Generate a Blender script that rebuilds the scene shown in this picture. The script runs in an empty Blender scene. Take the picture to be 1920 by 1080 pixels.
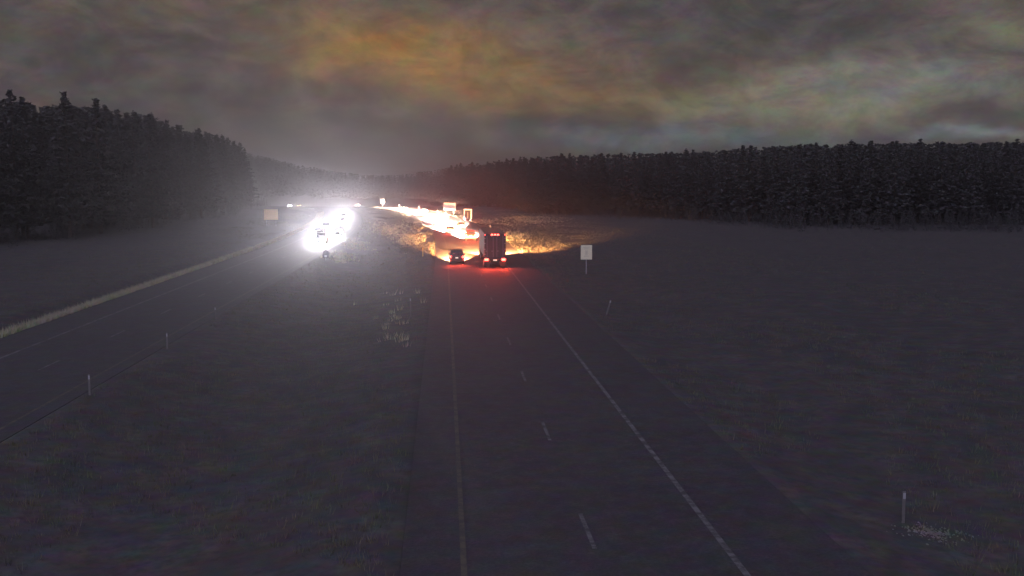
import bpy, bmesh, math, random
import numpy as np
from mathutils import Vector, Matrix, noise

R_ = math.radians
rng = random.Random(7)
S = bpy.context.scene
COL = S.collection

# ------------------------------------------------------------------ camera
HCAM = 10.0
cam_d = bpy.data.cameras.new('camera')
cam_d.sensor_width = 36.0
cam_d.lens = 36.0 * 1950 / 1920
cam_d.clip_start = 0.5
cam_d.clip_end = 9000
cam = bpy.data.objects.new('camera', cam_d)
COL.objects.link(cam)
cam.location = (0, 0, HCAM)
cam.rotation_euler = (R_(90 - 5.71), 0, R_(-3.73))
S.camera = cam

# ------------------------------------------------------------------ world (dusk sky, cloud lit by town glow)
W = bpy.data.worlds.new('World')
S.world = W
W.use_nodes = True
nt = W.node_tree
nt.nodes.clear()
N = nt.nodes
L = nt.links


def wmath(op, a, b=None, clamp=False):
    n = N.new('ShaderNodeMath')
    n.operation = op
    n.use_clamp = clamp
    for i, v in enumerate((a, b)):
        if v is None:
            continue
        if isinstance(v, (int, float)):
            n.inputs[i].default_value = v
        else:
            L.new(v, n.inputs[i])
    return n.outputs[0]


def wmix(f, a, b, mode='MIX'):
    n = N.new('ShaderNodeMix')
    n.data_type = 'RGBA'
    n.blend_type = mode
    for sock, v in ((n.inputs[0], f), (n.inputs[6], a), (n.inputs[7], b)):
        if isinstance(v, (int, float)):
            sock.default_value = v
        elif isinstance(v, tuple):
            sock.default_value = (*v, 1)
        else:
            L.new(v, sock)
    return n.outputs[2]


tc = N.new('ShaderNodeTexCoord')
sep = N.new('ShaderNodeSeparateXYZ')
L.new(tc.outputs['Generated'], sep.inputs[0])
az = wmath('ARCTAN2', sep.outputs[0], sep.outputs[1])
el = wmath('ARCSINE', sep.outputs[2])
comb = N.new('ShaderNodeCombineXYZ')
L.new(az, comb.inputs[0])
L.new(wmath('MULTIPLY', el, 1.9), comb.inputs[1])


def wnoise(scale, detail=5, rough=.55, off=0.0, dist=0.0):
    m = N.new('ShaderNodeMapping')
    m.inputs['Location'].default_value = (off, off * .7, off)
    L.new(comb.outputs[0], m.inputs[0])
    n = N.new('ShaderNodeTexNoise')
    n.inputs['Scale'].default_value = scale
    n.inputs['Detail'].default_value = detail
    n.inputs['Roughness'].default_value = rough
    n.inputs['Distortion'].default_value = dist
    L.new(m.outputs[0], n.inputs['Vector'])
    return n.outputs[0]


n_warp1 = wnoise(7, 4, .6, 3.1)
n_warp2 = wnoise(7, 4, .6, 9.7)
azw = wmath('ADD', az, wmath('MULTIPLY', wmath('SUBTRACT', n_warp1, .5), .22))
elw = wmath('ADD', el, wmath('MULTIPLY', wmath('SUBTRACT', n_warp2, .5), .075))


def patch(px, py, sx, sy, k=1.0):
    """a soft patch of cloud glow, placed by its compass bearing and elevation"""
    a0 = math.atan((px - 833) / 1950)
    e0 = (345 - py) / 1950
    da = wmath('DIVIDE', wmath('SUBTRACT', azw, a0), sx / 1950)
    de = wmath('DIVIDE', wmath('SUBTRACT', elw, e0), sy / 1950)
    r = wmath('ADD', wmath('MULTIPLY', da, da), wmath('MULTIPLY', de, de))
    return wmath('MULTIPLY', wmath('EXPONENT', wmath('MULTIPLY', r, -1.0)), k)


def ramp01(v, lo, hi):
    n = N.new('ShaderNodeMapRange')
    n.interpolation_type = 'SMOOTHSTEP'
    n.inputs[1].default_value = lo
    n.inputs[2].default_value = hi
    L.new(v, n.inputs[0])
    return n.outputs[0]


cl = ramp01(wnoise(5.5, 7, .62, 1.3, .4), .34, .68)
fine = ramp01(wnoise(26, 5, .65, 5.5, .3), .3, .72)
col = wmix(cl, (.066, .056, .060), (.118, .098, .094))
col = wmix(wmath('MULTIPLY', fine, .35), col, (.150, .130, .112))
# orange town glow under the cloud, running down to the right
for px, py, sx, sy, k, c in (
        (735, 100, 190, 62, .85, (.36, .19, .045)),
        (970, 160, 240, 46, .52, (.26, .150, .050)),
        (1290, 185, 230, 38, .50, (.205, .135, .060)),
        (430, 40, 330, 60, .42, (.120, .090, .058)),
        (1560, 200, 260, 44, .8, (.25, .235, .17)),
        (1250, 258, 330, 28, .7, (.15, .18, .205)),
        (1690, 165, 190, 32, .70, (.215, .22, .20)),
        (1860, 258, 170, 14, .85, (.21, .24, .255)),
        (1900, 88, 70, 26, .75, (.185, .185, .125)),
        (640, 300, 260, 60, .45, (.120, .100, .095))):
    col = wmix(patch(px, py, sx, sy, k), col, c)
# dark cloud banks on the right and at the top
for px, py, sx, sy, k in ((1830, 212, 120, 27, .85), (1350, 45, 420, 58, .55), (1650, 258, 70, 12, .5), (60, 90, 320, 90, .25),
                          (1000, 235, 150, 22, .4)):
    col = wmix(patch(px, py, sx, sy, k), col, (.058, .054, .062))
m1 = N.new('ShaderNodeMapping')
L.new(comb.outputs[0], m1.inputs[0])
hue = N.new('ShaderNodeTexNoise')
hue.inputs['Scale'].default_value = 34
hue.inputs['Detail'].default_value = 6
hue.inputs['Roughness'].default_value = .7
L.new(m1.outputs[0], hue.inputs['Vector'])
vadd = N.new('ShaderNodeVectorMath')
vadd.operation = 'MULTIPLY_ADD'
vadd.inputs[1].default_value = (1.9, 1.9, 1.9)
vadd.inputs[2].default_value = (-.45, -.45, -.45)
L.new(hue.outputs['Color'], vadd.inputs[0])
mote = N.new('ShaderNodeTexNoise')
mote.inputs['Scale'].default_value = 620
mote.inputs['Detail'].default_value = 3
mote.inputs['Roughness'].default_value = .8
L.new(m1.outputs[0], mote.inputs['Vector'])
col = wmix(.45, col, wmix(1.0, wmix(1.0, col, mote.outputs['Color'], 'MULTIPLY'), (2.0, 2.0, 2.0), 'MULTIPLY'))
col = wmix(.26, col, wmix(1.0, wmix(1.0, col, vadd.outputs[0], 'MULTIPLY'), (2.0, 2.0, 2.0), 'MULTIPLY'))
streak = ramp01(wnoise(15, 7, .7, 7.7, .6), .36, .66)
col = wmix(1.0, col, wmix(streak, (.86, .86, .88), (1.28, 1.26, 1.22)), 'MULTIPLY')
sky = N.new('ShaderNodeTexSky')
sky.sky_type = 'NISHITA'
sky.sun_disc = False
sky.sun_elevation = R_(-4)
sky.sun_rotation = R_(150)
bg1 = N.new('ShaderNodeBackground')
L.new(sky.outputs[0], bg1.inputs[0])
bg1.inputs[1].default_value = 0.05
bg2 = N.new('ShaderNodeBackground')
L.new(col, bg2.inputs[0])
bg2.inputs[1].default_value = 1.0
add = N.new('ShaderNodeAddShader')
L.new(bg1.outputs[0], add.inputs[0])
L.new(bg2.outputs[0], add.inputs[1])
wo = N.new('ShaderNodeOutputWorld')
L.new(add.outputs[0], wo.inputs[0])

# soft fill added behind the camera to lift the dark ground and woods
sun_d = bpy.data.lights.new('soft_fill_light', 'SUN')
sun_d.energy = 2.1
sun_d.angle = R_(110)
sun_d.color = (.66, .64, 1.0)
sun = bpy.data.objects.new('soft_fill_light', sun_d)
COL.objects.link(sun)
sun.rotation_euler = (R_(53), 0, R_(-25))

S.view_settings.view_transform = 'Standard'
S.view_settings.look = 'None'
S.view_settings.gamma = 1
S.view_settings.exposure = 0
S.view_settings.use_curve_mapping = False
S.cycles.use_denoising = True
S.cycles.max_bounces = 4
S.cycles.diffuse_bounces = 2
S.cycles.glossy_bounces = 1
S.cycles.transmission_bounces = 2
S.cycles.volume_bounces = 0
S.cycles.sample_clamp_indirect = 2.0
S.cycles.use_adaptive_sampling = False

NB_POWER = 7.2e3
SB_POWER = 1.4e6
TAIL_POWER = 500.0
HAZE = 0.00053

# ------------------------------------------------------------------ materials


def mat(name, c, rough=.7, metal=0.0, emit=None, es=0.0, var=0.0, scale=5.0, c2=None, bump=0.0, detail=4, obj=True,
        spec=None, alpha_t=0.0):
    m = bpy.data.materials.new(name)
    m.use_nodes = True
    t = m.node_tree
    b = t.nodes['Principled BSDF']
    b.inputs['Base Color'].default_value = (*c, 1)
    b.inputs['Roughness'].default_value = rough
    b.inputs['Metallic'].default_value = metal
    if spec is not None:
        b.inputs['Specular IOR Level'].default_value = spec
    if emit:
        b.inputs['Emission Color'].default_value = (*emit, 1)
        b.inputs['Emission Strength'].default_value = es
    if c2 or bump:
        tcn = t.nodes.new('ShaderNodeTexCoord')
        n = t.nodes.new('ShaderNodeTexNoise')
        n.inputs['Scale'].default_value = scale
        n.inputs['Detail'].default_value = detail
        n.inputs['Roughness'].default_value = .7
        t.links.new(tcn.outputs['Object'], n.inputs['Vector'])
        if c2:
            cr = t.nodes.new('ShaderNodeValToRGB')
            cr.color_ramp.elements[0].position = .32
            cr.color_ramp.elements[1].position = .68
            cr.color_ramp.elements[0].color = (*c, 1)
            cr.color_ramp.elements[1].color = (*c2, 1)
            t.links.new(n.outputs[0], cr.inputs[0])
            t.links.new(cr.outputs[0], b.inputs['Base Color'])
        if bump:
            bp = t.nodes.new('ShaderNodeBump')
            bp.inputs['Strength'].default_value = bump
            bp.inputs['Distance'].default_value = .05
            t.links.new(n.outputs[0], bp.inputs['Height'])
            t.links.new(bp.outputs[0], b.inputs['Normal'])
    return m


def mat_layers(name, cols, scales, rough, bump=.3, spec=.5, hue=.8):
    """base colour mixed from several noises of different sizes: patches, tufts and grains"""
    m = bpy.data.materials.new(name)
    m.use_nodes = True
    t = m.node_tree
    b = t.nodes['Principled BSDF']
    b.inputs['Roughness'].default_value = rough
    b.inputs['Specular IOR Level'].default_value = spec
    tcn = t.nodes.new('ShaderNodeTexCoord')
    prev = None
    last = None
    for i, (c, s) in enumerate(zip(cols[1:], scales)):
        n = t.nodes.new('ShaderNodeTexNoise')
        n.inputs['Scale'].default_value = s
        n.inputs['Detail'].default_value = 4
        n.inputs['Roughness'].default_value = .65
        t.links.new(tcn.outputs['Object'], n.inputs['Vector'])
        mr = t.nodes.new('ShaderNodeMapRange')
        mr.inputs[1].default_value = .42
        mr.inputs[2].default_value = .66
        t.links.new(n.outputs[0], mr.inputs[0])
        mx = t.nodes.new('ShaderNodeMix')
        mx.data_type = 'RGBA'
        t.links.new(mr.outputs[0], mx.inputs[0])
        if prev is None:
            mx.inputs[6].default_value = (*cols[0], 1)
        else:
            t.links.new(prev, mx.inputs[6])
        mx.inputs[7].default_value = (*c, 1)
        prev = mx.outputs[2]
        last = n.outputs[0]
    hn = t.nodes.new('ShaderNodeTexNoise')
    hn.inputs['Scale'].default_value = .92
    hn.inputs['Detail'].default_value = 7
    hn.inputs['Roughness'].default_value = .75
    t.links.new(tcn.outputs['Object'], hn.inputs['Vector'])
    for k_, v_ in ((1, None), (2, (2.05, 2.05, 2.05, 1))):
        hx = t.nodes.new('ShaderNodeMix')
        hx.data_type = 'RGBA'
        hx.blend_type = 'MULTIPLY'
        hx.clamp_result = False
        hx.inputs[0].default_value = hue if k_ == 1 else 1.0
        t.links.new(prev, hx.inputs[6])
        if k_ == 1:
            va_ = t.nodes.new('ShaderNodeVectorMath')
            va_.operation = 'MULTIPLY_ADD'
            va_.inputs[1].default_value = (1.35, 1.35, 1.35)
            va_.inputs[2].default_value = (-.175, -.175, -.175)
            t.links.new(hn.outputs['Color'], va_.inputs[0])
            t.links.new(va_.outputs[0], hx.inputs[7])
        else:
            g_ = 1 / (1 - hue + hue * .5)
            hx.inputs[7].default_value = (g_, g_, g_, 1)
        prev = hx.outputs[2]
    t.links.new(prev, b.inputs['Base Color'])
    if bump:
        bp = t.nodes.new('ShaderNodeBump')
        bp.inputs['Strength'].default_value = bump
        bp.inputs['Distance'].default_value = .06
        t.links.new(last, bp.inputs['Height'])
        t.links.new(bp.outputs[0], b.inputs['Normal'])
    return m


def mat_paint(name, c, under, keep):
    """worn road paint: the asphalt shows through where traffic rubbed it off"""
    m = bpy.data.materials.new(name)
    m.use_nodes = True
    t = m.node_tree
    b = t.nodes['Principled BSDF']
    b.inputs['Roughness'].default_value = .75
    b.inputs['Specular IOR Level'].default_value = .3
    tcn = t.nodes.new('ShaderNodeTexCoord')
    n = t.nodes.new('ShaderNodeTexNoise')
    n.inputs['Scale'].default_value = 1.7
    n.inputs['Detail'].default_value = 8
    n.inputs['Roughness'].default_value = .75
    t.links.new(tcn.outputs['Object'], n.inputs['Vector'])
    mr = t.nodes.new('ShaderNodeMapRange')
    mr.inputs[1].default_value = keep - .07
    mr.inputs[2].default_value = keep + .07
    t.links.new(n.outputs[0], mr.inputs[0])
    mx = t.nodes.new('ShaderNodeMix')
    mx.data_type = 'RGBA'
    t.links.new(mr.outputs[0], mx.inputs[0])
    mx.inputs[6].default_value = (*under, 1)
    mx.inputs[7].default_value = (*c, 1)
    t.links.new(mx.outputs[2], b.inputs['Base Color'])
    return m


M = {}
M['asphalt'] = mat_layers('asphalt', [(.038, .036, .042), (.047, .045, .051), (.056, .054, .060), (.032, .031, .037)],
                          [.12, 2.2, 9.0], .75, .35, .3)
M['ground'] = mat_layers('dry_meadow', [(.062, .058, .060), (.050, .050, .050), (.082, .077, .075), (.052, .052, .052)],
                         [.05, .45, 2.6], .95, .5, .15)
M['grass'] = mat_layers('dry_grass', [(.11, .105, .07), (.08, .09, .05), (.14, .13, .095)], [.3, 2.0], .85, 0, .2)
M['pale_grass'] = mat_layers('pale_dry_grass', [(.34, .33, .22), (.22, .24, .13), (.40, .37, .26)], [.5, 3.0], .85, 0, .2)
M['gravel'] = mat_layers('pale_gravel', [(.13, .125, .115), (.10, .098, .09), (.16, .155, .14)], [2.0, 14.0], .9, .6)
M['needles'] = mat_layers('pine_needles', [(.060, .060, .058), (.054, .055, .052), (.066, .066, .062)], [.5, 2.5], .8, 0, .25)
M['bark'] = mat('pine_bark', (.10, .065, .045), .9, c2=(.05, .036, .03), scale=6, bump=.6)
M['white_paint'] = mat_paint('worn_white_road_paint', (.13, .13, .135), (.052, .052, .055), .50)
M['yellow_paint'] = mat_paint('worn_yellow_road_paint', (.095, .085, .062), (.052, .050, .050), .51)
M['sign_white'] = mat('white_sheeting', (.80, .80, .78), .35, c2=(.72, .72, .69), scale=2)
M['sign_beige'] = mat('yellowed_sheeting', (.82, .77, .50), .45, c2=(.74, .69, .46), scale=2.5)
M['sign_mark'] = mat('faded_print', (.62, .57, .37), .5, c2=(.68, .63, .42), scale=8)
M['sign_tan'] = mat('tan_panel', (.80, .55, .24), .5, c2=(.72, .49, .22), scale=1.5)
M['sign_dark'] = mat('dark_blue_sheeting', (.006, .007, .02), .6, c2=(.009, .010, .024), scale=3)
M['galv'] = mat('galvanised_steel', (.34, .34, .35), .5, .6, c2=(.26, .26, .27), scale=12)
M['post_white'] = mat('white_plastic_post', (.15, .14, .125), .5, c2=(.10, .095, .09), scale=9)
M['post_yellow'] = mat('yellow_plastic_post', (.62, .46, .08), .5, c2=(.5, .36, .07), scale=9)
M['reflector'] = mat('white_reflector', (.34, .34, .34), .3, c2=(.28, .28, .29), scale=30)
M['reflector_y'] = mat('amber_reflector', (.8, .5, .08), .15, c2=(.7, .42, .06), scale=30)
M['dark_plastic'] = mat('black_plastic', (.02, .02, .022), .5, c2=(.03, .03, .032), scale=20)
M['car_dark'] = mat('dark_car_paint', (.035, .020, .022), .3, .3, c2=(.028, .018, .02), scale=3)
M['car_grey'] = mat('grey_car_paint', (.16, .16, .17), .3, .4, c2=(.13, .13, .14), scale=3)
M['car_red'] = mat('dark_red_car_paint', (.16, .02, .018), .3, .3, c2=(.12, .018, .016), scale=3)
M['car_white'] = mat('white_car_paint', (.62, .62, .60), .3, 0, c2=(.55, .55, .53), scale=3)
M['trailer'] = mat('grimy_trailer_paint', (.06, .045, .042), .6, .0, c2=(.042, .032, .03), scale=2.2)
M['glass'] = mat('tinted_glass', (.012, .012, .015), .08, c2=(.016, .016, .018), scale=2)
M['tyre'] = mat('tyre_rubber', (.018, .018, .018), .85, c2=(.028, .027, .026), scale=10)
M['rim'] = mat('alloy_rim', (.35, .35, .36), .35, .8, c2=(.28, .28, .29), scale=8)
M['tail'] = mat('lit_tail_lamp', (.5, .02, .01), .3, emit=(1, .050, .035), es=18)
M['marker'] = mat('lit_red_marker_lamp', (.5, .02, .01), .3, emit=(1, .07, .05), es=14)
M['head'] = mat('lit_headlamp', (.8, .8, .8), .2, emit=(.95, .97, 1.0), es=220)
M['head_warm'] = mat('lit_warm_headlamp', (.8, .7, .6), .2, emit=(1, .8, .5), es=60)
M['amber'] = mat('lit_amber_lamp', (.8, .4, .1), .3, emit=(1, .42, .16), es=14)
M['plate'] = mat('glowing_number_plate', (.75, .74, .66), .4, emit=(1, .80, .55), es=.75)  # plate glows by itself, standing in for its plate lamp

# ------------------------------------------------------------------ place geometry


def curve(y):
    """how far the highway has swung to the left at distance y"""
    y = np.asarray(y, float)
    q = np.clip(y - 150, 0, 700) ** 2 / 3600.0
    return q + np.clip(y - 850, 0, None) * (2 * 700 / 3600.0)


def slope(y):
    return 2 * max(0, min(y - 150, 700)) / 3600.0


_ty = np.array([-400, 400, 450, 500, 550, 600, 650, 700, 760, 830, 900, 980, 1060, 1300, 5000], float)
_tz = np.array([0, 0, -.18, -.72, -1.62, -2.75, -3.85, -5.0, -6.8, -8.6, -8.2, -5.5, -2.0, 0, 10], float)


def road_z(y):
    return np.interp(y, _ty, _tz)


_eu_y = np.array([-400, 150, 230, 245, 300, 355, 450, 700, 1100, 6000], float)
_eu_x = np.array([170, 150, 128, 86, 70, 32, 24, 8, -40, -900], float)


def right_edge(y):
    return np.interp(y, _eu_y, _eu_x)


_el_y = np.array([-400, 150, 250, 330, 430, 520, 600, 700, 6000], float)
_el_x = np.array([-84, -76, -72, -75, -88, -96, -122, -150, -2600], float)


def left_edge(y):
    return np.interp(y, _el_y, _el_x)


def ground_z(x, y):
    x = np.asarray(x, float)
    y = np.asarray(y, float)
    u = x + curve(y)
    paved = ((u > -1.23) & (u < 10.93)) | ((u > -28.83) & (u < -17.27))
    z = road_z(y) - np.where(paved, .05, .006)
    med = np.clip(1 - ((u + 9.2) / 7.6) ** 2, 0, 1)
    z = z - .75 * med ** 1.8
    rv = np.clip((u - 11.2) / 5, 0, 1)
    z = z - .45 * np.sin(rv * math.pi * .5) + .25 * np.clip((u - 17) / 20, 0, 1)
    lv = np.clip((-29.0 - u) / 4, 0, 1)
    z = z - .5 * np.sin(lv * math.pi) + .35 * np.clip((-u - 34) / 25, 0, 1)
    off = np.clip(np.maximum(u - 14, -31 - u) / 8, 0, 1)
    z = z + off * (.16 * np.sin(x * .21 + y * .05) * np.sin(y * .13 - x * .07) + .06 * np.sin(x * .9) * np.sin(y * .7))
    z = z + 24 * np.exp(-((x + 330) / 190) ** 2 - ((y - 1180) / 200) ** 2)
    rf = np.clip((x - right_edge(y)) / 160, 0, 1.4)
    lf = np.clip((left_edge(y) - x) / 160, 0, 1.4)
    return z + rf * 4.0 + lf * 4.0


def tag(o, label=None, cat=None, group=None, kind=None):
    if label:
        o['label'] = label
    if cat:
        o['category'] = cat
    if group:
        o['group'] = group
    if kind:
        o['kind'] = kind
    return o


def link(name, me, m, parent=None):
    o = bpy.data.objects.new(name, me)
    if m is not None and not me.materials:
        me.materials.append(m)
    COL.objects.link(o)
    if parent is not None:
        o.parent = parent
    return o


def empty(name, loc=(0, 0, 0), rz=0.0):
    o = bpy.data.objects.new(name, None)
    o.empty_display_size = .3
    COL.objects.link(o)
    o.location = loc
    o.rotation_euler = (0, 0, rz)
    return o


def copy_tree(o, parent=None):
    c = o.copy()
    COL.objects.link(c)
    c.parent = parent
    for ch in list(o.children):
        copy_tree(ch, c)
    return c


def grid_mesh(name, X, Y, Z, smooth=True):
    r, c = X.shape
    v = np.stack([X, Y, Z], -1).reshape(-1, 3)
    idx = np.arange(r * c).reshape(r, c)
    f = np.stack([idx[:-1, :-1], idx[:-1, 1:], idx[1:, 1:], idx[1:, :-1]], -1).reshape(-1, 4)
    me = bpy.data.meshes.new(name)
    me.from_pydata(v.tolist(), [], f.tolist())
    if smooth:
        me.polygons.foreach_set('use_smooth', [True] * len(me.polygons))
    me.update()
    return me


def tri_mesh(name, V):
    """V: (n,3,3) triangles"""
    n = len(V)
    me = bpy.data.meshes.new(name)
    me.vertices.add(n * 3)
    me.vertices.foreach_set('co', np.ascontiguousarray(V, dtype=np.float32).ravel())
    me.loops.add(n * 3)
    me.loops.foreach_set('vertex_index', np.arange(n * 3, dtype=np.int32))
    me.polygons.add(n)
    me.polygons.foreach_set('loop_start', np.arange(0, n * 3, 3, dtype=np.int32))
    me.polygons.foreach_set('loop_total', np.full(n, 3, dtype=np.int32))
    me.update(calc_edges=True)
    return me


class MB:
    """collects shapes of ONE part"""

    def __init__(self):
        self.bm = bmesh.new()

    def box(self, x0, x1, y0, y1, z0, z1, bev=0.0, seg=1):
        r = bmesh.ops.create_cube(self.bm, size=1)
        vs = r['verts']
        for v in vs:
            v.co = Vector((x0 + (v.co.x + .5) * (x1 - x0), y0 + (v.co.y + .5) * (y1 - y0), z0 + (v.co.z + .5) * (z1 - z0)))
        if bev:
            es = list({e for v in vs for e in v.link_edges})
            bmesh.ops.bevel(self.bm, geom=es, offset=bev, segments=seg, affect='EDGES')
        return self

    def cyl(self, p0, p1, r0, r1=None, seg=12, caps=True):
        r1 = r0 if r1 is None else r1
        p0 = Vector(p0)
        p1 = Vector(p1)
        d = p1 - p0
        r = bmesh.ops.create_cone(self.bm, cap_ends=caps, segments=seg, radius1=r0, radius2=max(r1, 1e-4), depth=d.length)
        q = d.to_track_quat('Z', 'Y').to_matrix().to_4x4()
        bmesh.ops.transform(self.bm, matrix=Matrix.Translation((p0 + p1) / 2) @ q, verts=r['verts'])
        return self

    def profile(self, pts, wf, bev=0.0):
        """side outline in (y,z) carried across the width, wf(z) is the half width there"""
        a = [self.bm.verts.new((-wf(y, z), y, z)) for y, z in pts]
        b = [self.bm.verts.new((wf(y, z), y, z)) for y, z in pts]
        n = len(pts)
        self.bm.faces.new(a)
        self.bm.faces.new(list(reversed(b)))
        for i in range(n):
            j = (i + 1) % n
            self.bm.faces.new((a[j], a[i], b[i], b[j]))
        return self

    def quad(self, *p):
        self.bm.faces.new([self.bm.verts.new(q) for q in p])
        return self

    def build(self, name, m, parent=None, smooth=False, bev=0.0):
        bmesh.ops.recalc_face_normals(self.bm, faces=self.bm.faces)
        if bev:
            es = [e for e in self.bm.edges if len(e.link_faces) == 2 and e.calc_face_angle(0) > .35]
            bmesh.ops.bevel(self.bm, geom=es, offset=bev, segments=2, affect='EDGES', clamp_overlap=True)
        me = bpy.data.meshes.new(name)
        self.bm.to_mesh(me)
        self.bm.free()
        if smooth or bev:
            me.polygons.foreach_set('use_smooth', [True] * len(me.polygons))
            try:
                me.set_sharp_from_angle(angle=R_(40))
            except Exception:
                pass
        return link(name, me, m, parent)


# ground sheet ------------------------------------------------------------
ys = np.concatenate([np.arange(-180, 0, 12), np.arange(0, 260, 2.0), np.arange(260, 620, 5.0), np.arange(620, 1300, 16),
                     np.arange(1300, 3600, 90)])
us = np.sort(np.concatenate([[-28.84, -28.78, -17.32, -17.26, -1.24, -1.18, 10.88, 10.94], np.arange(-2600, -420, 120), np.arange(-420, -100, 14), np.arange(-100, -34, 2.2), np.arange(-34, -28, .7),
                     np.arange(-28, -18, 2.0), np.arange(-18, 0, .9), np.arange(0, 10, 2.5), np.arange(10, 20, .8),
                     np.arange(20, 150, 2.5), np.arange(150, 460, 14), np.arange(460, 2900, 120)]))
U, Y = np.meshgrid(us, ys)
X = U - curve(Y)
g = link('ground', grid_mesh('ground', X, Y, ground_z(X, Y)), M['ground'])
g['kind'] = 'structure'
g['label'] = 'dark dry meadow and median around the two roadways'


def strip(name, u0, u1, y0, y1, dz, m, parent=None, step=3.0, nu=2, crown=None):
    yy = np.arange(y0, y1 + step * .5, step)
    if len(yy) < 2:
        yy = np.array([y0, y1])
    yy[-1] = y1
    uu = np.linspace(u0, u1, nu)
    if nu > 2:
        uu = np.concatenate([[u0 - .04], uu, [u1 + .04]])
    U, Y = np.meshgrid(uu, yy)
    Z = road_z(Y) + dz
    if nu > 2:      # pavement edges have thickness
        Z[:, 0] -= .35
        Z[:, -1] -= .35
    if crown:
        Z = Z + crown(U)
    return link(name, grid_mesh(name, U - curve(Y), Y, Z, False), m, parent)


sb = strip('southbound_roadway', -1.2, 10.9, -180, 900, 0.0, M['asphalt'], nu=6)
sb['kind'] = 'structure'
sb['label'] = 'right hand asphalt roadway carrying the red tail lights'
nb = strip('northbound_roadway', -28.8, -17.3, -180, 900, 0.0, M['asphalt'], nu=6)
nb['kind'] = 'structure'
nb['label'] = 'left hand asphalt roadway under the white glare'
strip('edge_line', .38, .54, -60, 800, .004, M['yellow_paint'], sb)
strip('edge_line', 7.62, 7.80, -60, 800, .004, M['white_paint'], sb)
strip('edge_line', -18.3, -18.15, -60, 800, .004, M['yellow_paint'], nb)
strip('edge_line', -25.7, -25.52, -60, 800, .004, M['white_paint'], nb)
y0 = 27.6 - 12.19 * 2
for k in range(36):
    strip('lane_dash', 4.02, 4.15, y0, y0 + 3.05, .004, M['white_paint'], sb, step=3.05)
    strip('lane_dash', -21.98, -21.85, y0 + 5, y0 + 8.05, .004, M['white_paint'], nb, step=3.05)
    y0 += 12.19

# ------------------------------------------------------------------ grass
nrg = np.random.default_rng(5)


def blades(cx, cy, n_bl, h, spread, w):
    """thin triangles for tufts at cx, cy (arrays)"""
    n = len(cx)
    cx = np.repeat(cx, n_bl)
    cy = np.repeat(cy, n_bl)
    h = np.repeat(h, n_bl) * nrg.uniform(.55, 1.15, n * n_bl)
    a = nrg.uniform(0, 2 * math.pi, n * n_bl)
    r = spread * np.sqrt(nrg.uniform(0, 1, n * n_bl))
    bx = cx + r * np.cos(a)
    by = cy + r * np.sin(a)
    bz = ground_z(bx, by) - .02
    a2 = nrg.uniform(0, 2 * math.pi, n * n_bl)
    ww = w * nrg.uniform(.7, 1.3, n * n_bl)
    dx = np.cos(a2) * ww
    dy = np.sin(a2) * ww
    lean = h * nrg.uniform(.1, .6, n * n_bl)
    tx = bx + np.cos(a) * lean
    ty = by + np.sin(a) * lean
    V = np.stack([np.stack([bx - dx, by - dy, bz], -1), np.stack([bx + dx, by + dy, bz], -1),
                  np.stack([tx, ty, bz + h], -1)], 1)
    return V


def scatter_uv(n, u0, u1, y0, y1, p=1.6):
    t = nrg.uniform(0, 1, n) ** p
    y = y0 + (y1 - y0) * t
    u = nrg.uniform(u0, u1, n)
    return u, y


parts = []
for (n, u0, u1, y0, y1, p) in ((26000, 11.1, 45, 24, 420, 1.5), (12000, 45, 120, 60, 400, 1.2), (22000, -16.9, -1.5, 24, 480, 1.4),
                               (16000, -46, -29.2, 60, 480, 1.3), (9000, -76, -46, 120, 480, 1.2)):
    u, y = scatter_uv(n, u0, u1, y0, y1, p)
    keep = np.array([noise.noise(Vector((a * .12, b * .06, 3.3))) for a, b in zip(u, y)]) > -.18
    u, y = u[keep], y[keep]
    x = u - curve(y)
    ok = (x < right_edge(y) + 5) & (x > left_edge(y) - 5)
    x, y = x[ok], y[ok]
    h = nrg.uniform(.12, .34, len(x))
    parts.append(blades(x, y, 5, h, .16, .012 + .0))
go = link('grass', tri_mesh('grass', np.concatenate(parts)), M['grass'])
tag(go, 'dry grass tufts on the verges and in the median', 'grass', kind='stuff')

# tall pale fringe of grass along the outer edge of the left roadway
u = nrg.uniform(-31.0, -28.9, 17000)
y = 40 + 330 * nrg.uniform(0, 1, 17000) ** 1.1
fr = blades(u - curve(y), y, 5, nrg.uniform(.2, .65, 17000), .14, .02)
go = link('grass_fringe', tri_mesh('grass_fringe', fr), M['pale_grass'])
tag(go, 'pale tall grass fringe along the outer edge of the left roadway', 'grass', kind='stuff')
# pale clumps in the median and right verge
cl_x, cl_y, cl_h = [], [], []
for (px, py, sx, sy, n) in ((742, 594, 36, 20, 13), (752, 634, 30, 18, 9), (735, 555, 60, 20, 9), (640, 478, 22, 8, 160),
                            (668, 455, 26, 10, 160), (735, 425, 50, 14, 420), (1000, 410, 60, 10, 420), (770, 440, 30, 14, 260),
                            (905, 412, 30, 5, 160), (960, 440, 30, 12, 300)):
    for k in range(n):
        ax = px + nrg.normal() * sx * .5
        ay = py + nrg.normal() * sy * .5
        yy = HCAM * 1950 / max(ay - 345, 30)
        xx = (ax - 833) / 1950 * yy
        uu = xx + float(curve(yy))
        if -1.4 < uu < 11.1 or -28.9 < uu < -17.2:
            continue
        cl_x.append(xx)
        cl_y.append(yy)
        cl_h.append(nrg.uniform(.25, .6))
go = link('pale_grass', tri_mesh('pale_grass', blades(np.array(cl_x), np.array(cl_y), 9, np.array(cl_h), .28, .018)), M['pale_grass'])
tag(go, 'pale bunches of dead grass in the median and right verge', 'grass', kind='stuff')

# ------------------------------------------------------------------ pines


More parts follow.
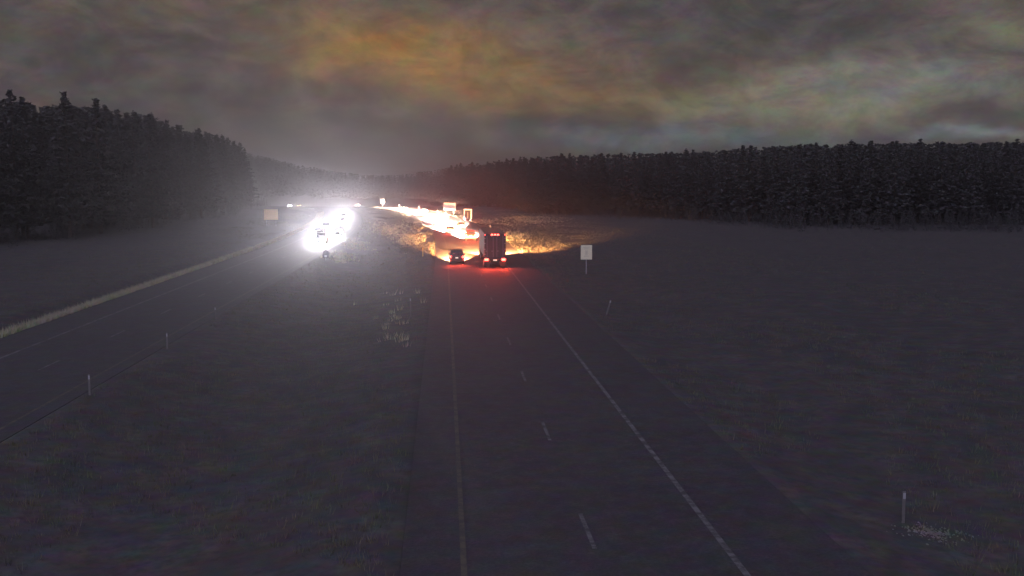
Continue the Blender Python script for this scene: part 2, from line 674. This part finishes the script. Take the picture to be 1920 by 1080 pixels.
def pine_crown(seed, H, base, wid, n_wh, low=False):
    r = np.random.default_rng(seed)
    tris = []
    top_bias = r.uniform(.8, 1.2)
    n_lvl = n_wh
    for i in range(n_lvl):
        t = i / (n_lvl - 1)
        z = base + (H - base) * t
        rad = wid * (1 - t) ** (.72 * top_bias) * (.5 + .5 * min(1, t * 4 + .35)) * r.uniform(.75, 1.15) + .18
        nb_ = 4 if low else max(5, int(9 * (1 - t) + 4))
        a0 = r.uniform(0, 6.28)
        for k in range(nb_):
            a = a0 + k * 6.283 / nb_ + r.uniform(-.3, .3)
            ln = rad * r.uniform(.55, 1.2)
            droop = r.uniform(-.15, .30)
            steps = 1 if low else max(2, int(ln / .75))
            for s in range(steps):
                f = (s + 1) / steps if not low else .75
                cx, cy = math.cos(a) * ln * f, math.sin(a) * ln * f
                cz = z - droop * ln * f + r.uniform(-.25, .25)
                m_ = 4 if low else 6
                sz = (1.15 if low else .66) * (1.1 - .35 * t)
                for q in range(m_):
                    d = r.normal(size=(3, 3))
                    d /= np.linalg.norm(d, axis=1, keepdims=True)
                    d[:, 2] *= .55
                    tris.append(np.array([cx, cy, cz]) + d * sz * r.uniform(.6, 1.15, (3, 1)))
    # leader
    for q in range(2 if low else 8):
        zz = H + r.uniform(-1.4, .3)
        d = r.normal(size=(3, 3)) * .28
        tris.append(np.array([0, 0, zz]) + d)
    return np.array(tris)


def trunk_mesh(name, H, r0, seed):
    b = MB()
    rr = random.Random(seed)
    px, py, z = 0, 0, -.4
    n = 5
    for i in range(n):
        nx, ny = px + rr.uniform(-.12, .12), py + rr.uniform(-.12, .12)
        nz = z + (H * .93 + .4) / n
        b.cyl((px, py, z), (nx, ny, nz), r0 * (1 - i / n * .85), r0 * (1 - (i + 1) / n * .85), 7)
        px, py, z = nx, ny, nz
    for k in range(9):
        a = rr.uniform(0, 6.28)
        zz = H * rr.uniform(.25, .8)
        l_ = rr.uniform(1.0, 2.6)
        b.cyl((0, 0, zz), (math.cos(a) * l_, math.sin(a) * l_, zz + rr.uniform(-.3, .6)), .07, .02, 5)
    bmesh.ops.recalc_face_normals(b.bm, faces=b.bm.faces)
    me = bpy.data.meshes.new(name)
    b.bm.to_mesh(me)
    b.bm.free()
    return me


kinds = []
for s, (H, base, wid, nw) in enumerate(((20, 2.2, 4.6, 30), (22, 3.0, 4.3, 32), (18, 1.6, 4.2, 28), (24, 3.0, 5.0, 34),
                                        (16, 1.4, 3.8, 26), (21, 2.6, 5.2, 30), (19, 3.0, 3.7, 28))):
    cm = tri_mesh('crown', pine_crown(100 + s, H, base, wid, nw))
    cm.materials.append(M['needles'])
    tm = trunk_mesh('trunk', H, .34, 40 + s)
    tm.materials.append(M['bark'])
    kinds.append((H, cm, tm))


def pine(x, y, k, sc, label, group, name='pine_tree'):
    H, cm, tm = kinds[k]
    e = empty(name, (x, y, float(ground_z(x, y))), rng.uniform(0, 6.28))
    e.scale = (sc * rng.uniform(.9, 1.12),) * 2 + (sc,)
    link('trunk', tm, None, e)
    link('crown', cm, None, e)
    tag(e, label, 'tree', group)
    return e


used_xy = []


def free(x, y, d):
    for a, b in used_xy:
        if (a - x) ** 2 + (b - y) ** 2 < d * d:
            return False
    return True


GL = 'pine trees of the dark wood left of the highway'
GR = 'pine trees along the front of the wood on the right'
# the pines whose tops stand out against the sky on the left
for px, topy, yy, k, lab in (
        (10, 196, 178, 5, 'dark pine at the very left edge of the picture, top against the sky'),
        (55, 180, 186, 3, 'tall broad pine with a pointed top, second from the left edge'),
        (150, 184, 196, 1, 'tall pine with a double pointed top, just right of the gap in the left treeline'),
        (206, 196, 208, 0, 'slim pine standing between the double topped pine and the sinking treeline'),
        (300, 222, 235, 5, 'rounded pine where the left treeline starts to sink'),
        (388, 246, 300, 3, 'lone peak of a pine on the sinking left treeline, above the greenish glow')):
    x = (px - 833) / 1950 * yy
    top = HCAM + (345 - topy) / 1950 * yy
    H = kinds[k][0]
    sc = (top - float(ground_z(x, yy))) / H
    pine(x, yy, k, sc, lab, 'skyline pines on the left')
    used_xy.append((x, yy))
# fill the left edge


def left_height(x, yy, hi, lo):
    px = 833 + 1950 * x / yy
    ty = float(np.interp(px, [-200, 0, 30, 100, 180, 250, 300, 350, 400, 450, 490, 540, 620], [185, 203, 196, 209, 203, 216, 228, 243, 254, 270, 290, 322, 338]))
    return min(33, HCAM + (345 - ty) / 1950 * yy - float(ground_z(x, yy)) + rng.uniform(lo, hi))


cnt = 0
tries = 0
while cnt < 140 and tries < 20000:
    tries += 1
    yy = 150 + 470 * rng.random() ** 1.15
    dd = 34 * rng.random() ** 1.4
    x = float(left_edge(yy)) - dd
    if not free(x, yy, 4.2):
        continue
    used_xy.append((x, yy))
    want = left_height(x, yy, 1.2, -2.6)
    if want < 7:
        continue
    k = rng.randrange(7)
    pine(x, yy, k, want / kinds[k][0], 'dark pine in the unlit wood left of the highway, one of many alike', GL)
    cnt += 1
cnt = 0
tries = 0
# right edge, thinned by bearing so the skyline is even
while cnt < 154 and tries < 40000:
    tries += 1
    px = 840 + 1130 * rng.random()
    tb = np.interp(px, [840, 1000, 1300, 1500, 1930], [640, 362, 302, 250, 236])
    yy = float(tb) + 40 * rng.random() ** 1.5
    x = (px - 833) / 1950 * yy
    if not free(x, yy, 3.6):
        continue
    used_xy.append((x, yy))
    el_px = float(np.interp(px, [760, 850, 1000, 1150, 1300, 1500, 1700, 1920, 2000], [15, 33, 48, 55, 58, 73, 76, 78, 78]))
    top = HCAM + el_px / 1950 * (yy) + rng.uniform(-2.2, .9)
    k = rng.choice([0, 1, 2, 4, 5, 6, 6])
    pine(x, yy, k, (top - float(ground_z(x, yy))) / kinds[k][0],
         'dark pine in the front rows of the wood on the right, one of many alike', GR)
    cnt += 1

# the depth of the woods: one mass
low = [pine_crown(300 + s, 19, 1.5 + s * .3, 4.2, 12, True) for s in range(5)]
mass = []


def mass_tree(x, y, h):
    t = low[rng.randrange(5)]
    a = rng.uniform(0, 6.28)
    c_, s_ = math.cos(a), math.sin(a)
    sc = h / 19
    q = t * sc
    out = np.empty_like(q)
    out[..., 0] = q[..., 0] * c_ - q[..., 1] * s_ + x
    out[..., 1] = q[..., 0] * s_ + q[..., 1] * c_ + y
    out[..., 2] = q[..., 2] + float(ground_z(x, y))
    mass.append(out)


for i in range(2200):      # left wood depth
    yy = 130 + 560 * rng.random()
    dd = 22 + 150 * rng.random()
    x = float(left_edge(yy)) - dd
    if x < -330:
        continue
    h = left_height(x, yy, .5, -3.5)
    if h > 7:
        mass_tree(x, yy, h)
for i in range(1700):      # right wood depth
    px = 800 + 1350 * rng.random()
    tb = np.interp(px, [800, 840, 1000, 1300, 1500, 1930, 2150], [900, 660, 385, 325, 275, 262, 255])
    yy = float(tb) + 150 * rng.random()
    x = (px - 833) / 1950 * yy
    el_px = float(np.interp(px, [760, 850, 1000, 1150, 1300, 1500, 1700, 1920, 2200], [15, 33, 48, 55, 58, 73, 76, 78, 78]))
    top = HCAM + (el_px + rng.uniform(-14, 0)) / 1950 * yy
    h = top - float(ground_z(x, yy))
    if h > 5:
        mass_tree(x, yy, min(h, 24))
for i in range(2600):      # far wood closing the valley
    yy = 960 + 380 * rng.random()
    px = 250 + 780 * rng.random()
    x = (px - 833) / 1950 * yy
    el_px = float(np.interp(px, [250, 440, 480, 520, 570, 620, 680, 760, 850, 1030], [60, 60, 54, 45, 33, 24, 16, 16, 30, 46]))
    top = HCAM + (el_px + rng.uniform(-9, 1)) / 1950 * yy
    h = top - float(ground_z(x, yy))
    if h > 5:
        mass_tree(x, yy, min(h, 30))
for i in range(2000):       # low shrubs and saplings that blur the foot of the woods
    if i % 3:
        px = 860 + 1200 * rng.random()
        tb = float(np.interp(px, [840, 1000, 1300, 1500, 1930, 2100], [640, 362, 302, 250, 236, 232]))
        yy = tb - 34 * rng.random() ** 2.0 + 4
        x = (px - 833) / 1950 * yy
    else:
        yy = 150 + 420 * rng.random()
        x = float(left_edge(yy)) + 13 * rng.random() ** 2 - 2
    mass_tree(x, yy, .7 + 4.2 * rng.random() ** 1.6)
fo = link('forest', tri_mesh('forest', np.concatenate(mass)), M['needles'])
tag(fo, 'dark pine forest filling the slopes behind the front trees and closing the far end', 'forest', kind='stuff')

# ------------------------------------------------------------------ vehicles


def lamp(name, kind_, loc, aim, power, color, parent, size=R_(50), blend=.6, radius=.09, wide=1.0):
    d = bpy.data.lights.new(name, kind_)
    d.energy = power
    d.color = color
    d.shadow_soft_size = radius
    if kind_ == 'SPOT':
        d.spot_size = size
        d.spot_blend = blend
    o = bpy.data.objects.new(name, d)
    COL.objects.link(o)
    o.parent = parent
    o.location = loc
    if aim is not None:
        o.rotation_euler = Vector(aim).to_track_quat('-Z', 'Y').to_euler()
        o.scale = (wide, 1, 1)
    return o


def wheel(parent, x, y, r=.36, w=.24):
    s = 1 if x > 0 else -1
    b = MB()
    b.cyl((x - s * w / 2, y, r), (x + s * w / 2, y, r), r, r, 22)
    ty = b.build('wheel', M['tyre'], parent, bev=.03)
    b = MB()
    b.cyl((x + s * w / 2, y, r), (x + s * (w / 2 + .012), y, r), r * .62, r * .58, 18)
    for k in range(5):
        a = k * 1.2566
        b.box(x + s * w / 2 - .02, x + s * w / 2 + .02, y - .03, y + .03, r, r + .01)
    b.build('rim', M['rim'], ty)
    return ty


def arch(cy, r, z0, n=7):
    """points of a wheel arch going from rear to front along the lower sill"""
    return [(cy - r * math.cos(math.pi * i / n), z0 + r * math.sin(math.pi * i / n)) for i in range(n + 1)]


def make_car(name, label, paint, suv=True, front=False, power=0, hcolor=(1, .8, .5), tails=True, group=None, hm='head_warm',
             tail_power=TAIL_POWER, cat='car', tilt=.15, wide=2.0, beam=26):
    root = empty(name)
    tag(root, label, cat, group)
    Ht = 1.86 if suv else 1.48
    wb = 1.38
    z0 = .30
    bl = 1.08 if suv else .92     # belt line
    pts = [(-2.35, .42)] + [(-2.3, z0)] + arch(-wb, .43, z0) + arch(wb, .43, z0) + [(2.28, z0), (2.38, .45), (2.36, .72), (2.25, .88),
          (1.15, bl), (-2.28, bl), (-2.36, .9)]

    def wf(y, z):
        return .95 - .06 * max(0, (abs(y) - 1.6) / .8) ** 2 - (.02 if z > .9 else 0)
    b = MB()
    b.profile(pts, wf)
    body = b.build('body', paint, root, bev=.035)
    # cabin
    b = MB()
    if suv:
        cp = [(-2.24, bl), (1.15, bl), (.35, Ht - .07), (-.1, Ht), (-1.8, Ht - .02), (-2.02, Ht - .10)]
    else:
        cp = [(-1.95, bl), (1.2, bl), (.25, Ht - .06), (-.2, Ht), (-.9, Ht - .02), (-1.3, Ht - .12)]

    def wc(y, z):
        return .90 - .20 * (z - bl) / (Ht - bl)
    b.profile(cp, wc)
    cab = b.build('cabin', paint, root, bev=.04)

    def pane(nm, q):
        p = MB()
        p.quad(*q)
        o = p.build(nm, M['glass'], root)
        return o
    # rear window
    (ya, za), (yb, zb) = cp[0], cp[5]
    f0, f1 = .12, .88
    if not suv:
        f1 = .9

    def lerp(f):
        return ya + (yb - ya) * f, za + (zb - za) * f
    (y1, z1), (y2, z2) = lerp(f0), lerp(f1)
    e_ = .012
    pane('rear_window', [(-wc(0, z1) + .10, y1 - e_, z1), (wc(0, z1) - .10, y1 - e_, z1), (wc(0, z2) - .08, y2 - e_, z2),
                         (-wc(0, z2) + .08, y2 - e_, z2)])
    (ya, za), (yb, zb) = cp[1], cp[2]
    (y1, z1), (y2, z2) = lerp(.08), lerp(.94)
    pane('windscreen', [(-wc(0, z1) + .08, y1 + .03, z1), (wc(0, z1) - .08, y1 + .03, z1), (wc(0, z2) - .06, y2 + .03, z2),
                        (-wc(0, z2) + .06, y2 + .03, z2)])
    for s in (-1, 1):
        zt = Ht - .2
        for (a, b_) in ((-1.75 if suv else -1.2, -.72), (-.62, .28)):
            w1, w2 = wc(0, bl + .06) + .012, wc(0, zt) + .012
            ta, tb = (.12, 0) if a < -1 else (0, .35)
            pane('side_window', [(s * w1, a, bl + .06), (s * w1, b_ + tb, bl + .06), (s * w2, b_, zt), (s * w2, a + ta, zt)])
        m_ = MB()
        m_.box(min(s * .93, s * 1.08), max(s * .93, s * 1.08), .72, .86, bl - .02, bl + .14, .03)
        m_.build('mirror', paint, root)
        t = MB()
        if suv:
            t.box(min(s * .70, s * .87), max(s * .70, s * .87), -2.42, -2.26, .86, 1.12, .02)
        else:
            t.box(min(s * .58, s * .88), max(s * .58, s * .88), -2.42, -2.28, .70, .86, .02)
        t.build('tail_light', M['tail'] if tails else M['reflector'], root)
        h_ = MB()
        h_.box(min(s * .56, s * .86), max(s * .56, s * .86), 2.26, 2.41, .60, .80, .03)
        h_.build('headlight', M[hm] if power else M['reflector'], root)
        if power:
            lamp('headlight_beam', 'SPOT', (s * .7, 2.46, .7), (0, 1, -tilt), power, hcolor, root, R_(beam), .85, wide=wide)
        for yy in (-wb, wb):
            wheel(root, s * .80, yy)
    b = MB()
    b.box(-.86, .86, -2.46, -2.33, .42, .62, .04)
    b.build('rear_bumper', M['dark_plastic'], root)
    b = MB()
    b.box(-.86, .86, 2.34, 2.47, .36, .56, .04)
    b.build('front_bumper', M['dark_plastic'], root)
    b = MB()
    b.box(-.5, .5, 2.36, 2.40, .62, .78, .01)
    b.build('grille', M['dark_plastic'], root)
    b = MB()
    b.box(-.17, .17, -2.40, -2.375, .80, .95)
    b.build('number_plate', M['plate'], root)
    if tails and tail_power:
        for s in (-1, 1):
            lamp('tail_glow', 'SPOT', (s * .75, -2.5, .95), (0, -1, -.7), tail_power, (1, .07, .03), root, R_(150), .8, .08)
    return root


def put(o, u, y):
    o.location = (u - float(curve(y)), y, float(road_z(y)) + .002)
    o.rotation_euler = (math.atan2(0 - (float(road_z(y + 1)) - float(road_z(y - 1))) / 2, 1) * -1, 0, math.atan(slope(y)))
    return o


def put_oncoming(o, u, y):
    o.location = (u - float(curve(y)), y, float(road_z(y)) + .002)
    o.rotation_euler = (0, 0, math.pi + math.atan(slope(y)))
    return o


WARM = (1.0, .40, .13)
SOFT = (1.0, .66, .50)
suv = make_car('suv', 'dark sport utility car with lit tail lights in the left lane beside the truck', M['car_dark'], True,
               power=SB_POWER * 2.2, wide=1.0, hcolor=WARM, cat='car')
put(suv, 1.55, 131.5)

# the articulated lorry in the right lane
tr = empty('semi_truck')
tag(tr, 'big dark box trailer truck with red lights low and along its top edge', 'truck')
b = MB()
b.box(-1.29, 1.29, .05, 15.8, 1.25, 4.12, .03)
b.build('trailer_box', M['trailer'], tr)
b = MB()
b.box(-1.30, 1.30, -.03, .05, 3.86, 4.12, .015)
b.build('header', M['trailer'], tr)
b = MB()
b.box(-1.30, 1.30, -.05, .05, 1.12, 1.30, .015)
b.build('sill', M['dark_plastic'], tr)
for s in (-1, 1):
    b = MB()
    b.box(min(s * .012, s * 1.25), max(s * .012, s * 1.25), -.01, .05, 1.32, 3.85, .01)
    d = b.build('door', M['trailer'], tr)
    b = MB()
    for xx in (.22, .95):
        b.cyl((s * xx, -.05, 1.3), (s * xx, -.05, 3.86), .018, seg=8)
        b.box(min(s * xx, s * xx + s * .22), max(s * xx, s * xx + s * .22), -.06, -.035, 2.0, 2.05)
    b.build('lock_rod', M['galv'], d)
    b = MB()
    for zz in (1.6, 2.2, 2.9, 3.5):
        b.box(min(s * 1.12, s * 1.28), max(s * 1.12, s * 1.28), -.03, -.005, zz, zz + .09)
    b.build('hinge', M['galv'], d)
    b = MB()
    b.box(min(s * .78, s * 1.26), max(s * .78, s * 1.26), -.10, -.04, .86, 1.14, .04)
    b.build('tail_light', M['tail'], tr)
    lamp('tail_glow', 'SPOT', (s * 1.05, -.2, 1.0), (0, -1, -.45), TAIL_POWER * 1.7, (1, .06, .02), tr, R_(140), .9, .12)
    b = MB()
    b.box(min(s * .60, s * 1.20), max(s * .60, s * 1.20), .75, .78, .18, 1.0)
    b.build('mud_flap', M['dark_plastic'], tr)
    b = MB()
    b.box(min(s * .5, s * .56), max(s * .5, s * .56), -.02, .06, .55, 1.15)
    b.build('guard_strut', M['dark_plastic'], tr)
    b = MB()
    b.box(min(s * 1.14, s * 1.24), max(s * 1.14, s * 1.24), -.06, -.03, 3.94, 4.02, .01)
    b.build('marker_light', M['marker'], tr)
    for yy in (1.5, 2.8, 13.2, 14.5, 18.6):
        wheel(tr, s * 1.02, yy, .50, .5)
for xx in (-.36, 0, .36):
    b = MB()
    b.box(xx - .12, xx + .12, -.07, -.03, 3.90, 4.05, .015)
    b.build('marker_light', M['marker'], tr)
lamp('marker_glow', 'SPOT', (0, -.3, 3.97), (0, -1, -.1), TAIL_POWER * .5, (1, .07, .03), tr, R_(160), .8, .2)
b = MB()
b.box(-1.2, 1.2, -.02, .08, .48, .60, .01)
b.build('underride_guard', M['dark_plastic'], tr)
b = MB()
b.box(-.22, .22, -.10, -.055, .86, 1.02)
b.build('number_plate', M['plate'], tr)
b = MB()
b.box(-.45, .45, .5, 15.2, .95, 1.24, .02)
b.box(-.42, .42, 13.0, 20.5, .62, .90, .02)
b.build('chassis', M['dark_plastic'], tr)
b = MB()
b.profile([(16.6, .55), (19.9, .55), (20.4, .9), (20.35, 1.9), (19.5, 2.05), (19.1, 3.0), (18.7, 3.75), (16.6, 3.95)], lambda y, z: 1.22)
b.build('cab', M['trailer'], tr, bev=.06)
for s in (-1, 1):
    b = MB()
    b.box(min(s * .75, s * 1.12), max(s * .75, s * 1.12), 20.30, 20.44, .95, 1.2, .03)
    b.build('headlight', M['head_warm'], tr)
    lamp('headlight_beam', 'SPOT', (s * .9, 20.5, 1.05), (.06 + s * .10, 1, -.16), SB_POWER * 1.2, WARM, tr, R_(25), .9, wide=1.2 if s < 0 else 2.2)
b = MB()
b.quad((-1.05, 19.56, 2.1), (1.05, 19.56, 2.1), (.98, 19.17, 2.98), (-.98, 19.17, 2.98))
b.build('windscreen', M['glass'], tr)
put(tr, 6.05, 124)

van = make_car('car', 'car just ahead, half hidden between the dark car and the big truck', M['car_red'], True, power=SB_POWER * 36, tilt=.078, wide=2.0, beam=8.5,
               hcolor=SOFT, cat='car', tail_power=TAIL_POWER * 2)
put(van, 5.0, 186)
c2 = make_car('car', 'car with red tail lights farther up the bend, beside the wide white sign', M['car_white'], False, power=SB_POWER * 40, tilt=.068, wide=2.0, beam=9.2,
              hcolor=SOFT, tail_power=TAIL_POWER * 2)
put(c2, 6.2, 300)
for u_, y_, lab in ((2.3, 213, 'added car lighting the white stretch of road, behind the roof of the dark sport utility car'),  # cars added so their beams whiten the road, except the last two
                    (6.0, 238, 'added car lighting the right lane of the white stretch, left of the truck roof'),
                    (2.3, 266, 'added car lighting the middle of the white stretch of road'),
                    (2.4, 338, 'added car lighting the road where the bend begins to narrow, left lane'),
                    (6.0, 366, 'added car lighting the narrowing bend, right lane'),
                    (2.3, 400, 'car with red tail lights at the far end of the bright stretch'),
                    (4.4, 585, 'farthest car with red tail lights, just right of the white glare')):
    o = copy_tree(c2)
    o['label'] = lab
    put(o, u_, y_)

COOL = (1.0, .95, .97)
n1 = make_car('car', 'foremost oncoming car at the bottom of the white glare', M['car_white'], True, power=NB_POWER * 1.6,
              hcolor=COOL, tails=False, hm='head', tail_power=0, tilt=.055, wide=1.1)
put_oncoming(n1, -20.5, 178)
for u_, y_, lab in ((-22.6, 196, 'added oncoming car filling out the white glare, front one of the outer lane'),  # extra cars added so their lamps fill out the glare
                    (-19.9, 206, 'added oncoming car filling out the white glare, second in the lane nearest the median'),
                    (-23.8, 228, 'added oncoming car filling out the white glare, second in the outer lane'),
                    (-21.5, 258, 'added oncoming car filling the middle of the white glare, changing lanes'),
                    (-22.3, 296, 'added oncoming car filling the upper part of the white glare'),
                    (-22.4, 345, 'added oncoming car filling the very top of the white glare')):
    o = copy_tree(n1)
    o['label'] = lab
    put_oncoming(o, u_, y_)
far = make_car('car', 'far oncoming car with small white headlights beside the tan sign', M['car_white'], False, power=NB_POWER * 4,
               hcolor=COOL, tails=False, hm='head', tail_power=0)
put_oncoming(far, -22.6, 672)
far2 = make_car('car', 'far oncoming car with orange lights, right of the small white headlights', M['car_grey'], False,
                power=NB_POWER * 1.2, hcolor=(1, .5, .2), tails=False, hm='amber', tail_power=0)
put_oncoming(far2, -23.0, 628)

# ------------------------------------------------------------------ signs


def sign(name, label, x, y, w, z0, z1, m, posts, rz=0.0, back=False):
    g0 = float(ground_z(x, y))
    e = empty(name, (x, y, g0), rz)
    tag(e, label, 'sign')
    b = MB()
    b.box(-w / 2, w / 2, -.02, .02, z0 - g0, z1 - g0, .012)
    p = b.build('panel', m, e)
    for px in posts:
        b = MB()
        b.box(px - .05, px + .05, .02, .12, -.3, z1 - g0 - .1)
        b.build('post', M['galv'], e)
    return e, p, g0


e, p, g0 = sign('road_sign', 'wide blown out white sign on two posts beyond the bend of the right roadway', 1.85, 350, 4.1, 1.35, 3.65,
                M['sign_white'], (-1.3, 1.3))  # white colour stands in for headlight glare on a green guide sign
e, p, g0 = sign('road_sign', 'tall dark sign with a thick white border beside the bright bend', 6.6, 291, 2.3, .35, 3.1, M['sign_dark'],
                (-.8, .8))
b = MB()
for (a, c, d, f) in ((-1.15, 1.15, 2.72, 3.1), (-1.15, -.80, .35, 2.72), (.80, 1.15, .35, 2.72)):
    b.box(a, c, -.032, -.023, d - g0, f - g0)
b.build('border', M['sign_white'], e)
b = MB()
b.box(-.10, .10, -.032, -.023, .5 - g0, 2.1 - g0)
b.build('centre_bar', M['sign_mark'], e)
e, p, g0 = sign('road_sign', 'pale beige upright sign on one post, standing alone in the dark right of the truck', 16.5, 120, 1.32, 1.25, 2.93,
                M['sign_beige'], (0,))
b = MB()
zz = 2.72 - g0
for (w_, h_) in ((.74, .10), (.52, .10), (.0, .0), (.30, .52), (.56, .12)):
    if w_:
        b.box(-w_ / 2, w_ / 2, -.032, -.023, zz - h_, zz)
    zz -= h_ + .07
b.build('faded_print', M['sign_mark'], e)
sign('road_sign', 'tan blank sign panel on two posts left of the white glare', -40.9, 250, 3.25, 1.55, 4.05, M['sign_tan'], (-1.1, 1.1))
sign('road_sign', 'tiny bright white sign between the glare and the far bend', -31.2, 535, 2.0, .4, 2.7, M['sign_white'], (0,))

# ------------------------------------------------------------------ delineators


def delineator(label, x, y, h=1.2, yellow=False, lean=0.0, z=None):
    e = empty('delineator_post', (x, y, float(ground_z(x, y))), 0)
    e.rotation_euler = (0, lean, 0)
    tag(e, label, 'marker post', 'marker posts along the roadways')
    b = MB()
    b.box(-.05, .05, -.012, .012, -.15, h, .006)
    b.build('post', M['post_yellow'] if yellow else M['post_white'], e)
    b = MB()
    b.box(-.042, .042, -.026, -.014, h - .24, h - .05, .004)
    b.build('reflector', M['reflector_y'] if yellow else M['reflector'], e)
    return e


delineator('white marker post by the pale gravel patch at the lower right', 14.0, 30.2, 1.0)
delineator('leaning white marker post on the verge below the beige sign', 12.6, 80, 1.25, lean=.28)
delineator('marker post on the lit verge just right of the truck', 11.4, 152, 1.1)
delineator('marker post above and left of the truck, on the edge of the lit bend', 11.6 - float(curve(226)), 226, 1.2)
delineator('marker post on the bend left of the wide white sign', 11.3 - float(curve(372)), 372, 1.4)
delineator('marker post where the bright stretch narrows', 11.3 - float(curve(428)), 428, 1.4)
delineator('farthest marker post on the right roadway', 11.3 - float(curve(490)), 490, 1.4)
delineator('pale marker post in the median by the dead grass bunches', -2.6, 79, 1.45)
delineator('yellow marker post at the left end of the orange lit stretch', -3.0, 146, 1.25, True)
delineator('marker post at the median edge of the left roadway, lowest in the picture', -16.9, 50, 1.0)
delineator('marker post at the median edge of the left roadway, second from the bottom', -16.9, 64, 1.0)
delineator('marker post at the median edge of the left roadway, third from the bottom', -16.9, 77.5, 1.0)
# squat dark marker below the glare
x, y = -15.7, 139
e = empty('object_marker', (x, y, float(ground_z(x, y))))
tag(e, 'squat dark marker with one white reflector just below the glare', 'marker')
b = MB()
b.cyl((0, .0, -.1), (0, .0, 1.0), .035, seg=10)
b.build('post', M['galv'], e)
b = MB()
pts = [(-.40, .35), (.40, .35), (.44, .8), (.30, 1.2), (0, 1.38), (-.30, 1.2), (-.44, .8)]
va = [b.bm.verts.new((px, -.06, pz)) for px, pz in pts]
vb = [b.bm.verts.new((px, -.02, pz)) for px, pz in pts]
b.bm.faces.new(va)
b.bm.faces.new(list(reversed(vb)))
for i in range(len(pts)):
    j = (i + 1) % len(pts)
    b.bm.faces.new((va[j], va[i], vb[i], vb[j]))
b.build('panel', M['dark_plastic'], e)
b = MB()
b.box(-.17, .17, -.085, -.062, .42, .68, .01)
b.build('reflector', M['reflector'], e)

# pale stones by the lower right post
tr_ = []
for k in range(420):
    a = nrg.uniform(0, 6.28)
    q = abs(nrg.normal()) * .5
    cx, cy = 14.5 + q * math.cos(a) * 1.0 + .12 * math.cos(a * 3), 29.35 + q * math.sin(a) * .9
    sz = nrg.uniform(.02, .065)
    cz = float(ground_z(cx, cy))
    ring = [(cx + sz * math.cos(t_) * nrg.uniform(.7, 1.2), cy + sz * math.sin(t_) * nrg.uniform(.7, 1.2), cz - .01)
            for t_ in np.arange(6) * 1.047]
    tp = (cx + nrg.normal() * sz * .2, cy + nrg.normal() * sz * .2, cz + sz * .7)
    for q_ in range(6):
        tr_.append((ring[q_], ring[(q_ + 1) % 6], tp))
o = link('gravel', tri_mesh('gravel', np.array(tr_)), M['gravel'])
tag(o, 'pale loose stones spilled beside the lower right marker post', 'gravel', kind='stuff')

# ------------------------------------------------------------------ haze added to spread the lamp glow in place of lens bloom
b = MB()
b.box(-3600, 3200, -220, 3700, -13, 60)
hz = b.build('haze', None)
hm_ = bpy.data.materials.new('haze')
hm_.use_nodes = True
t = hm_.node_tree
t.nodes.clear()
pv = t.nodes.new('ShaderNodeVolumePrincipled')
pv.inputs['Color'].default_value = (.92, .92, 1.0, 1)
pv.inputs['Density'].default_value = HAZE
pv.inputs['Anisotropy'].default_value = .9
oo = t.nodes.new('ShaderNodeOutputMaterial')
t.links.new(pv.outputs[0], oo.inputs['Volume'])
hm_.cycles.homogeneous_volume = True
hz.data.materials.append(hm_)
tag(hz, 'thin haze added over the whole valley to spread the lamp glow', 'haze', kind='stuff')
